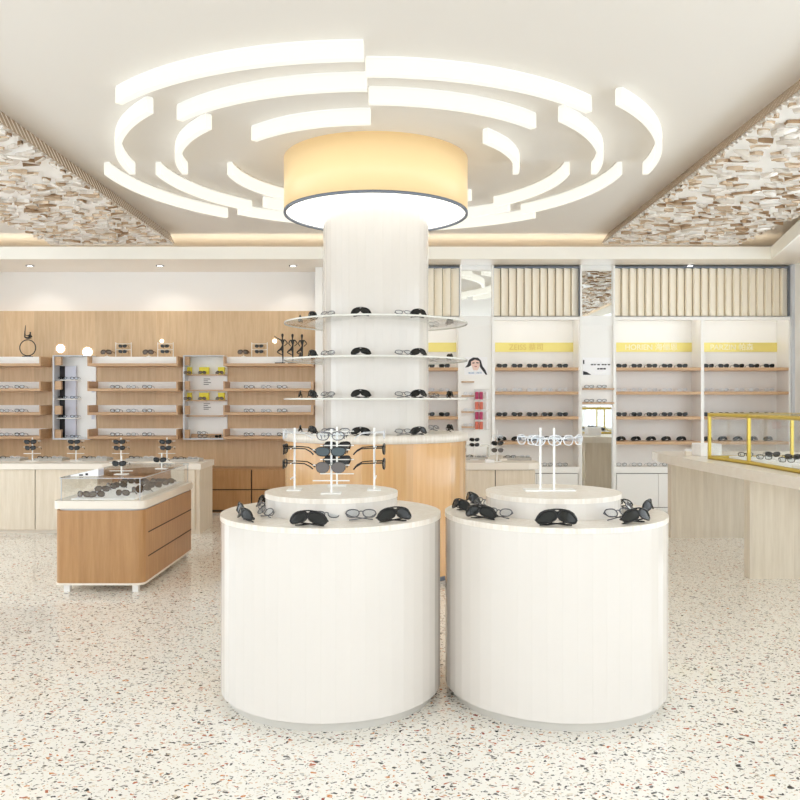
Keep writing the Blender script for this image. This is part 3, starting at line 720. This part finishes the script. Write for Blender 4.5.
for b in ((gx0+.05, gx1-.05, gy0, gy0+.006), (gx0+.05, gx1-.05, gy1-.006, gy1), (gx0, gx0+.006, gy0+.05, gy1-.05), (gx1-.006, gx1, gy0+.05, gy1-.05)):
    MB().box(*b, .715, .885).build('glass_side', M['glass'], vc)
MB().prism(rr(gx0, gx1, gy0, gy1, .05), .885, .893).build('glass_lid', M['glass'], vc)
e = MB().tube([(p[0], p[1], .889) for p in rr(gx0, gx1, gy0, gy1, .05)], .003, 6, closed=True)
for a, b in ((gx0+.02, gy0+.02), (gx1-.02, gy0+.02), (gx0+.02, gy1-.02), (gx1-.02, gy1-.02)): e.tube([(a, b, .715), (a, b, .885)], .0035, 6)
e.build('glass_edging', M['bluegrey'], vc)
tag(MB().box(gx0+.08, gx1-.08, gy0+.06, gy1-.06, .7153, .722).build('display_mat', M['paper']), 'white mat under the sunglasses in the wood display case', 'display mat')
GC = 'brown sunglasses inside the wood display case'; DZc = .7225
k = 0
for (px, py, rz) in [(83, 499.5, -.3), (97, 498, .5), (102, 492, .2), (109, 489, -.5), (120, 488, .4), (122, 496, -.2), (128, 484, .6), (136, 493, -.5), (143.5, 491, .3), (145, 486, -.4), (155, 488, .5), (162, 485.5, .3), (141, 482, .2), (173, 483, .1), (156, 482, -.2)]:
    d = (1.5-DZc)*800/(py-400); d = min(max(d, gy0+.14), gy1-.26); X = (px-400)*d/800; X = min(max(X, gx0+.14), gx1-.14)
    put('tort', (X, d, DZc), rz, 'brown tortoise sunglasses in the wood case, %s from the left front' % (ORD[k] if k < 12 else ['thirteenth', 'fourteenth', 'fifteenth'][k-12]), GC, True, .88); k += 1
rack(-2.27, 6.52, .8935, 'white rack standing on the glass lid of the wood case, left one', h=.15, bars=(.10, .03), w=.19, r=.006, group='white racks on the wood case')
put('sun', (-2.27, 6.46, .8935+.072), 0, 'black sunglasses on the left rack on the wood case lid', 'sunglasses on case racks', False, .85)
rack(-2.10, 7.05, .8935, 'white rack standing on the glass lid of the wood case, right one', h=.14, bars=(.09,), w=.14, r=.006, group='white racks on the wood case')
put('sun', (-2.10, 6.99, .8935+.062), 0, 'black sunglasses on the right rack on the wood case lid', 'sunglasses on case racks', False, .85)
t = thing('brochure_block', 'white and pale blue wedge lying on the left of the wood case lid', 'brochure holder', (-2.50, 6.42, .8935))
w = MB(); w.add([(-.12, -.06, 0), (.10, -.06, 0), (.10, .06, 0), (-.12, .06, 0), (-.12, -.06, .008), (.10, -.06, .06), (.10, .06, .06), (-.12, .06, .008)], [(0, 3, 2, 1), (4, 5, 6, 7), (0, 1, 5, 4), (1, 2, 6, 5), (2, 3, 7, 6), (3, 0, 4, 7)])
w.build('block', M['paper'], t)
MB().box(.101, .104, -.05, .05, .005, .052).build('blue_side', M['lilac'], t)
w = MB().box(-.05, -.02, -.062, -.0605, .004, .016).box(.0, .02, -.062, -.0605, .008, .024).build('printed_mark', M['print'], t)

# ------------------------------------------------------------------ right hand display niches
K = 10.75/800
niches = [(-.35, .80, 1, None, 'leftmost white niche unit, partly behind the column'), (1.257, 2.42, 2, 'ZEISS 蔡司', 'white niche unit with the first gold sign, between the two mirrors'),
          (2.884, 4.065, 3, 'HORIEN 海俪恩', 'white niche unit right of the second mirror'), (4.065, 5.245, 4, 'PARZIN 帕森', 'rightmost white niche unit against the right wall')]
SH = [1.917, 1.594, 1.258, .922]; NT = 2.62; NBt = .60
def niche(x0, x1, idx, txt, label):
    t = thing('niche_unit', label, 'display shelf unit', (0, 0, 0), group='white niche units with oak shelves')
    c = MB(); c.box(x0, x0+.02, NF, NB, 0, NT); c.box(x1-.02 if idx != 2 else x1-.02, x1, NF, NB, 0, NT); c.box(x0+.02, x1-.02, NF, NB, NT-.02, NT); c.box(x0+.02, x1-.02, NB-.02, NB, 0, NT-.02); c.box(x0+.02, x1-.02, NF, NB-.02, NBt-.08, NBt)
    c.box(x0+.02, x1-.02, NF+.03, NB-.02, 0, NBt-.08)
    c.build('carcass', M['white'], t)
    xm = (x0+x1)/2
    MB().box(x0+.025, x1-.025, NF+.026, NF+.03, .05, NBt-.085).build('door_gap', M['gap'], t)
    for a, b in ((x0+.03, xm-.003), (xm+.003, x1-.03)): MB().box(a, b, NF+.005, NF+.026, .06, NBt-.092).build('door', M['white'], t)
    for z in SH: MB().box(x0+.021, x1-.021, NF+.0, NB-.02, z-.02, z+.02).build('shelf', M['oakshelf'], t)
    MB().box(x0+.05, x1-.05, NF+.02, NF+.035, NT-.03, NT-.0205).build('led_strip', M['led'], t)
    MB().box(x0+.02, x1-.02, NF, NF+.014, NT-.045, NT-.0205).build('header', M['white'], t)
    s_ = MB().box(x0+.021, x1-.021, NB-.035, NB-.02, 2.167, 2.295).build('sign', M['goldsign'], t, label='gold sign band')
    if txt: text_mb(s_, txt, .105, ((x0+x1)/2-.36 if idx != 2 else xm-.33, NB-.037, 2.228), M['letteryellow'] if idx == 2 else M['letter'])
    nm = {1: 'niche by the column', 2: 'niche between the mirrors', 3: 'niche right of second mirror', 4: 'rightmost niche'}[idx]
    for k, z in enumerate(SH+[NBt-.02]):
        for q in range(5):
            x = x0+.10+q*.206+.03
            sty = ['sun', 'pale', 'sun', 'shield', 'optical'][k]
            if idx == 1 and q < 1: continue
            put(sty if sty != 'pale' else 'pale', (x, NF+.12, z+.0205), 0 if k != 3 else .25, '%s, %s on the %s shelf, %s' % ({'sun': 'black sunglasses', 'pale': 'pale clear glasses', 'shield': 'black wraparound sunglasses', 'optical': 'thin metal glasses'}[sty], ORD[q], ['top', 'second', 'third', 'fourth', 'bottom'][k], nm), 'glasses on the niche shelves', False, 1.08)
for n_ in niches: niche(*n_)
def fluted(x0, x1, n, label, flip=True):
    t = thing('fluted_panel', label, 'wall panel', (0, 0, 0), group='pleated cream panels above the niches')
    z0, z1 = 2.635, 3.275; f = MB(); w = (x1-x0)/n
    for k in range(n):
        a = x0+k*w; yl, yr = (.01, .07) if flip else (.07, .01); f.add([(a+.003, NF+yl, z0), (a+w-.007, NF+yr, z0), (a+w-.007, NF+.09, z0), (a+.004, NF+.09, z0), (a+.003, NF+yl, z1), (a+w-.007, NF+yr, z1), (a+w-.007, NF+.09, z1), (a+.004, NF+.09, z1)],
            [(0, 3, 2, 1), (4, 5, 6, 7), (0, 1, 5, 4), (1, 2, 6, 5), (2, 3, 7, 6), (3, 0, 4, 7)])
    f.build('pleats', M['pleat'], t)
    MB().box(x0, x1, NF+.09, NF+.1, z0, z1).build('backing', M['backing'], t)
    MB().box(x0, x1, NF, NF+.1, z1, z1+.02).build('top_frame', M['grey'], t)
    for a in (x0, x1-.006): MB().box(a, a+.005, NF, NF+.1, z0, z1).build('side_frame', M['grey'], t)
M['backing'] = mat('pleat_backing', (140, 130, 116), .7)
M['pleat'] = mat('pleated_cream', (250, 243, 228), .5)
fluted(-.33, .80, 10, 'pleated cream panel above the leftmost niche, partly behind the column', False)
fluted(1.257, 2.42, 11, 'pleated cream panel above the niche between the mirrors')
fluted(2.884, 5.245, 22, 'long pleated cream panel above the two right niches')
for x0, x1, lb, nn in ((.822, 1.235, 'tall mirror panel left of the gold-signed niche, with a portrait poster', 'A'), (2.442, 2.862, 'tall mirror panel between the two gold-signed niches, with a text poster', 'B')):
    t = thing('mirror_panel', lb, 'mirror', (0, 0, 0))
    MB().box(x0, x1, NF+.03, NF+.04, 0, SOF).build('mirror_glass', M['mirror'], t)
    zt, zb = 1.5+46*K, (.05 if nn == 'A' else 1.5-5*K)
    MB().box(x0+.001, x1-.001, NF+.02, NF+.03, zb, 2.50).build('white_panel', M['white'], t)
    MB().box(x0+.001, x1-.001, NF+.005, NF+.03, 2.50, 2.63).build('white_band', M['bandwhite'] if 'bandwhite' in M else M['bandsoft'] if 'bandsoft' in M else M['backlit'], t)  # plain white band across the panel
# posters
t = thing('poster', 'white poster of a dark-haired woman on the left mirror panel', 'poster')
def PX(px, d=NF): return (px-400)*d/800
def PZ(py, d=NF): return 1.5+(400-py)*d/800
MB().box(PX(464.5), PX(487.5), NF+.01, NF+.02, PZ(375), PZ(357)).build('sheet', M['paper'], t)
def flat(pts, y0, y1, name, m, par):
    b = MB(); b.T = Matrix.Rotation(PI/2, 4, 'X')
    b.prism([(PX(p[0]), PZ(p[1])) for p in pts], -y1, -y0); return b.build(name, m, par)
flat([(465, 367.5), (467.5, 364.5), (469, 360), (473, 357.4), (478, 357.6), (481, 360.5), (482.5, 366), (485.5, 370), (487.3, 374.6), (485.8, 374.8), (483, 371), (480, 367), (479, 361.5), (475, 360), (471.5, 361.5), (471, 365.5), (468.5, 367)], NF+.008, NF+.010, 'hair', M['print'], t)
flat([(471.2, 361.5), (475, 359.6), (479.3, 361), (480, 364.5), (479, 367.8), (477.5, 370.3), (473.5, 370.3), (472.5, 367.5), (471, 364.5)], NF+.0065, NF+.008, 'face', M['skin'], t)
flat([(472.3, 362.6), (474.6, 362.3), (474.6, 363.3), (472.3, 363.6)], NF+.005, NF+.0065, 'eye', M['print'], t); flat([(476.2, 362.2), (478.6, 362.4), (478.6, 363.4), (476.2, 363.2)], NF+.005, NF+.0065, 'eye', M['print'], t)
flat([(474.3, 366.3), (477, 366.2), (476.6, 367), (474.8, 367)], NF+.005, NF+.0065, 'mouth', M['magenta'], t)
text_mb(t, 'BLUE | VIEW', .033, (PX(468.5), NF+.0095, PZ(373)), M['printblue'])
t = thing('poster', 'white poster with black print lines on the right mirror panel', 'poster')
MB().box(PX(583), PX(611), NF+.01, NF+.02, PZ(375), PZ(357.5)).build('sheet', M['paper'], t)
flat([(583.2, 371), (587, 372), (591.5, 374.8), (583.2, 374.8)], NF+.008, NF+.010, 'dark_corner', M['print'], t)
flat([(583.2, 360), (584.5, 360), (584.5, 364), (583.2, 364)], NF+.008, NF+.010, 'dark_mark', M['print'], t)
f = MB()
for a, b in ((591, 593.5), (594, 596), (597.5, 600), (602, 604), (604.6, 606.6), (608, 610.2)): f.box(PX(a), PX(b), NF+.008, NF+.0095, PZ(365.2), PZ(364))
for a, b in ((597.5, 599.5), (600, 603), (603.5, 606)): f.box(PX(a), PX(b), NF+.008, NF+.0095, PZ(369.5), PZ(368))
f.build('printed_line', M['print'], t)
# little shelves on the mirror panels
for py, lb in ((389, 'upper'), (403, 'lower')):
    s_ = MB().box(2.446, 2.86, NF-.08, NF+.019, PZ(py)-.009, PZ(py)+.009).build('small_shelf', M['oakshelf']); tag(s_, 'thin oak shelf under the text poster, %s one' % lb, 'shelf', 'thin oak shelves on the mirror panels')
    for q, x in enumerate((2.53, 2.70)): put('bold', (x, NF-.06, PZ(py)+.0095), 0, 'dark glasses, %s on the %s thin shelf under the text poster' % (['left', 'right'][q], lb), 'glasses on thin shelves', False, .95).scale.y = .55
for py, lb in ((382, 'top'), (396, 'second'), (412, 'third'), (427, 'bottom')):
    s_ = MB().box(.826, .99, NF-.08, NF+.019, PZ(py)-.008, PZ(py)+.008).build('small_shelf', M['oakshelf']); tag(s_, 'short oak shelf left of the pink cartons, %s of four' % lb, 'shelf', 'thin oak shelves on the mirror panels')
    if lb != 'top': put('pale', (.91, NF-.06, PZ(py)+.0085), 0, 'pale glasses on the %s short shelf left of the pink cartons' % lb, 'glasses on thin shelves', False, .95).scale.y = .55
t = thing('carton_rack', 'clear wall rack holding pink and coral cartons under the portrait', 'rack')
f = MB()
for py in (389.2, 399.8, 409.8, 419.8, 429.5): f.box(PX(474), PX(489), NF-.05, NF+.019, PZ(py)-.004, PZ(py)+.004)
f.build('rack_shelves', M['acrylicedge'], t)
MB().box(PX(474), PX(474)+.004, NF-.05, NF+.019, PZ(429.5)+.004, PZ(389.2)).build('rack_side', M['acrylic'], t)
for k, py in enumerate((399.8, 409.8, 419.8, 429.5)):
    for q, px in enumerate((475, 479.2)):
        b = MB().box(PX(px), PX(px+3.3), NF-.045, NF-.01, PZ(py)+.0045, PZ(py)+.105).build('carton', M['magenta'] if k % 2 == 0 else M['coral'])
        tag(b, '%s carton, %s one on the %s level of the clear wall rack' % ('magenta' if k % 2 == 0 else 'coral', ['left', 'right'][q], ['top', 'second', 'third', 'bottom'][k]), 'box', 'pink and coral cartons')
    b = MB().box(PX(486), PX(488), NF-.045, NF-.01, PZ(py)+.0045, PZ(py)+.105).build('carton', M['paper']); tag(b, 'narrow white carton at the right of the %s level of the clear rack' % ['top', 'second', 'third', 'bottom'][k], 'box', 'narrow white cartons')

# ------------------------------------------------------------------ right front counter (behind the tables)
ct = thing('curved_counter', 'pale ash counter with a rounded end, right of the column', 'counter')
ptsA = [(.45, 9.0), (1.45, 9.0)]+[(1.40+.2*math.sin(a*PI/16)+.0, 9.2-.2*math.cos(a*PI/16)) for a in range(2, 9)]+[(1.57, 9.6), (1.42, 10.1), (1.25, 10.35), (.45, 10.35)]
MB().prism(ptsA, CZ-.075, CZ).build('worktop', M['cream'], ct)
MB().prism([(.47, 9.04), (1.52, 9.04), (1.555, 9.2), (1.52, 9.6), (1.38, 10.05), (1.2, 10.3), (.47, 10.3)], .04, CZ-.075).build('cabinet_body', M['ash'], ct)
MB().prism([(.5, 9.08), (1.48, 9.08), (1.5, 9.5), (1.2, 10.2), (.5, 10.2)], 0, .04).build('plinth', M['cream'], ct)
MB().box(.47, 1.51, 9.034, 9.04, .05, CZ-.08).build('door_gap', M['gap'], ct)
for a, b in ((.475, 1.07), (1.08, 1.515)): MB().box(a, b, 9.014, 9.034, .05, CZ-.082).build('door', M['ash'], ct)
rack(.88, 9.5, CZ+.0003, 'white rack with two black pairs on the curved counter, left one', h=.30, bars=(.25, .19), w=.16, r=.006, group='white racks on the curved counter')
for k, b in enumerate((.25, .19)): put('sun', (.88, 9.44, CZ+b-.03), 0, 'black sunglasses on the %s bar of the left rack, curved counter' % ['upper', 'lower'][k], 'sunglasses on curved counter racks', False, .85)
rack(1.115, 9.2, CZ+.0003, 'white rack on the curved counter, right one with a pale top pair', h=.36, bars=(.30, .22, .15), w=.18, r=.006, group='white racks on the curved counter')
for k, (b, sty) in enumerate(((.30, 'pale'), (.22, 'sun'), (.14, 'aviator'))): put(sty, (1.115, 9.14, CZ+b-.03), 0, '%s on the %s bar of the right rack, curved counter' % ({'pale': 'pale glasses', 'sun': 'black sunglasses', 'aviator': 'smoke aviator sunglasses'}[sty], ['top', 'middle', 'lowest'][k]), 'sunglasses on curved counter racks', False, 1.0)
gtray(478-4, 9.62, CZ+.0003, 'shallow grey tray left of the racks on the curved counter', 'left tray, curved counter', w=.30)
gtray(517, 9.55, CZ+.0003, 'shallow grey tray at the rounded end of the curved counter', 'right tray, curved counter', w=.30, d=.3)
t = thing('acrylic_riser', 'pale two-level acrylic riser at the back of the curved counter', 'display riser', (.95, 10.05, CZ+.0003))
MB().box(-.17, .17, -.12, .12, .13, .142).build('upper_plate', M['acrylicedge'], t)
for a in (-.165, .155): MB().box(a, a+.01, -.12, .12, 0, .13).build('side_plate', M['acrylicedge'], t)
tag(bevel(MB().box(.97, 1.07, 9.06, 9.14, CZ+.0003, CZ+.035).build('white_box', M['paper']), .003), 'small white box at the front edge of the curved counter', 'box')
tag(bevel(MB().box(1.16, 1.24, 9.26, 9.34, CZ+.0003, CZ+.03).build('white_box', M['cream']), .003), 'small cream box right of the right rack on the curved counter', 'box')

# ------------------------------------------------------------------ right desk with gold case
dk = thing('curved_desk', 'long pale wood desk with curved top on the right', 'desk')
edge = [(2.83, 8.98), (2.80, 8.7), (2.81, 8.3), (2.84, 7.6), (2.90, 6.7), (2.98, 6.0), (3.10, 5.3), (3.26, 4.6), (3.45, 4.0)]
MB().prism(edge+[(4.4, 3.9), (4.4, 9.02), (3.0, 9.06)], .83, .92).build('desk_top', M['stonetop'], dk)
for a, b, yy in ((2.95, 3.95, 8.7), (2.93, 4.25, 6.7)):
    MB().box(a, b, yy, yy+.11, 0, .83).build('end_panel', M['greyoak'], dk)
MB().box(3.55, 4.3, 4.5, 4.61, 0, .83).build('end_panel', M['greyoak'], dk)
gc = thing('gold_case', 'gold-framed glass case of eyeglasses on the right desk', 'display case')
z0, z1 = .9205, 1.372; A = [(3.04, 7.86), (3.135, 7.19), (3.155, 6.1), (3.22, 5.3)]; B = [(3.85, 7.86), (3.9, 7.19), (3.95, 6.1), (4.0, 5.3)]
f = MB()
def bar(p, q, za, zb, r=.015):
    v = Vector((q[0]-p[0], q[1]-p[1], 0)); 
    f.tube([(p[0], p[1], za), (q[0], q[1], zb)], r*1.25, 4)
for L_ in (A, B):
    for i in range(3):
        bar(L_[i], L_[i+1], z0+.016, z0+.016); bar(L_[i], L_[i+1], z1-.016, z1-.016)
for p, q in ((A[0], B[0]), (A[3], B[3])):
    bar(p, q, z0+.016, z0+.016); bar(p, q, z1-.016, z1-.016)
for p in A+B: f.box(p[0]-.013, p[0]+.013, p[1]-.013, p[1]+.013, z0, z1)
f.build('gold_frame', M['gold'], gc)
def wallpane(p, q, name='glass_pane'):
    MB().prism([(p[0]-.002, p[1]), (q[0]-.002, q[1]), (q[0]+.002, q[1]+.001), (p[0]+.002, p[1]+.001)], z0+.03, z1-.03).build(name, M['glass'], gc)
for i in range(3): wallpane(A[i], A[i+1]); wallpane(B[i], B[i+1])
wallpane((A[0][0]+.01, A[0][1]), (B[0][0]-.01, B[0][1])); wallpane((A[3][0]+.01, A[3][1]), (B[3][0]-.01, B[3][1]))
MB().prism(A+B[::-1], z1-.004, z1+.001).build('glass_top', M['glass'], gc)
gi = 0
for yy in (7.62, 7.3, 6.95, 6.6, 6.25):
    dx = (7.86-yy)*.1
    for q in range(2):
        x = 3.24+dx+q*.26
        t = tag(MB().cyl(x, yy, z0+.0005, z0+.04, .12, 28).build('round_plinth', M['paper']), 'round white plinth in the gold case, %s row from back, %s' % (ORD[(6 if False else [7.62, 7.3, 6.95, 6.6, 6.25].index(yy))], ['left', 'right'][q]), 'plinth', 'round plinths in the gold case')
        put('bold' if q == 0 else 'sun', (x, yy-.06, z0+.0408), -.5 if q == 0 else -.2, '%s in the gold case, %s row from the back' % (['black rimmed glasses, left plinth', 'dark sunglasses, right plinth'][q], ORD[[7.62, 7.3, 6.95, 6.6, 6.25].index(yy)]), 'eyewear in the gold case', True, 1.0)
tag(bevel(MB().box(3.08, 3.30, 8.2, 8.45, .9205, 1.05).build('white_box', M['paper']), .006), 'white box on the desk behind the gold case', 'box')
tag(bevel(MB().box(2.97, 3.03, 8.3, 8.36, .9205, .965).build('small_block', M['cream']), .004), 'small cream block near the desk corner', 'box')
tag(bevel(MB().box(3.05, 3.12, 8.52, 8.6, .9205, .975).build('small_block', M['paper']), .004), 'small white block behind the cream one on the desk', 'box')
for o in bpy.data.objects:
    if 'label' in o and 'category' in o and len(o['label'].replace('-', ' ').split()) > 15: print('LONG', o['label'])
for o in bpy.data.objects:
    if o.parent and 'category' in o: del o['category']
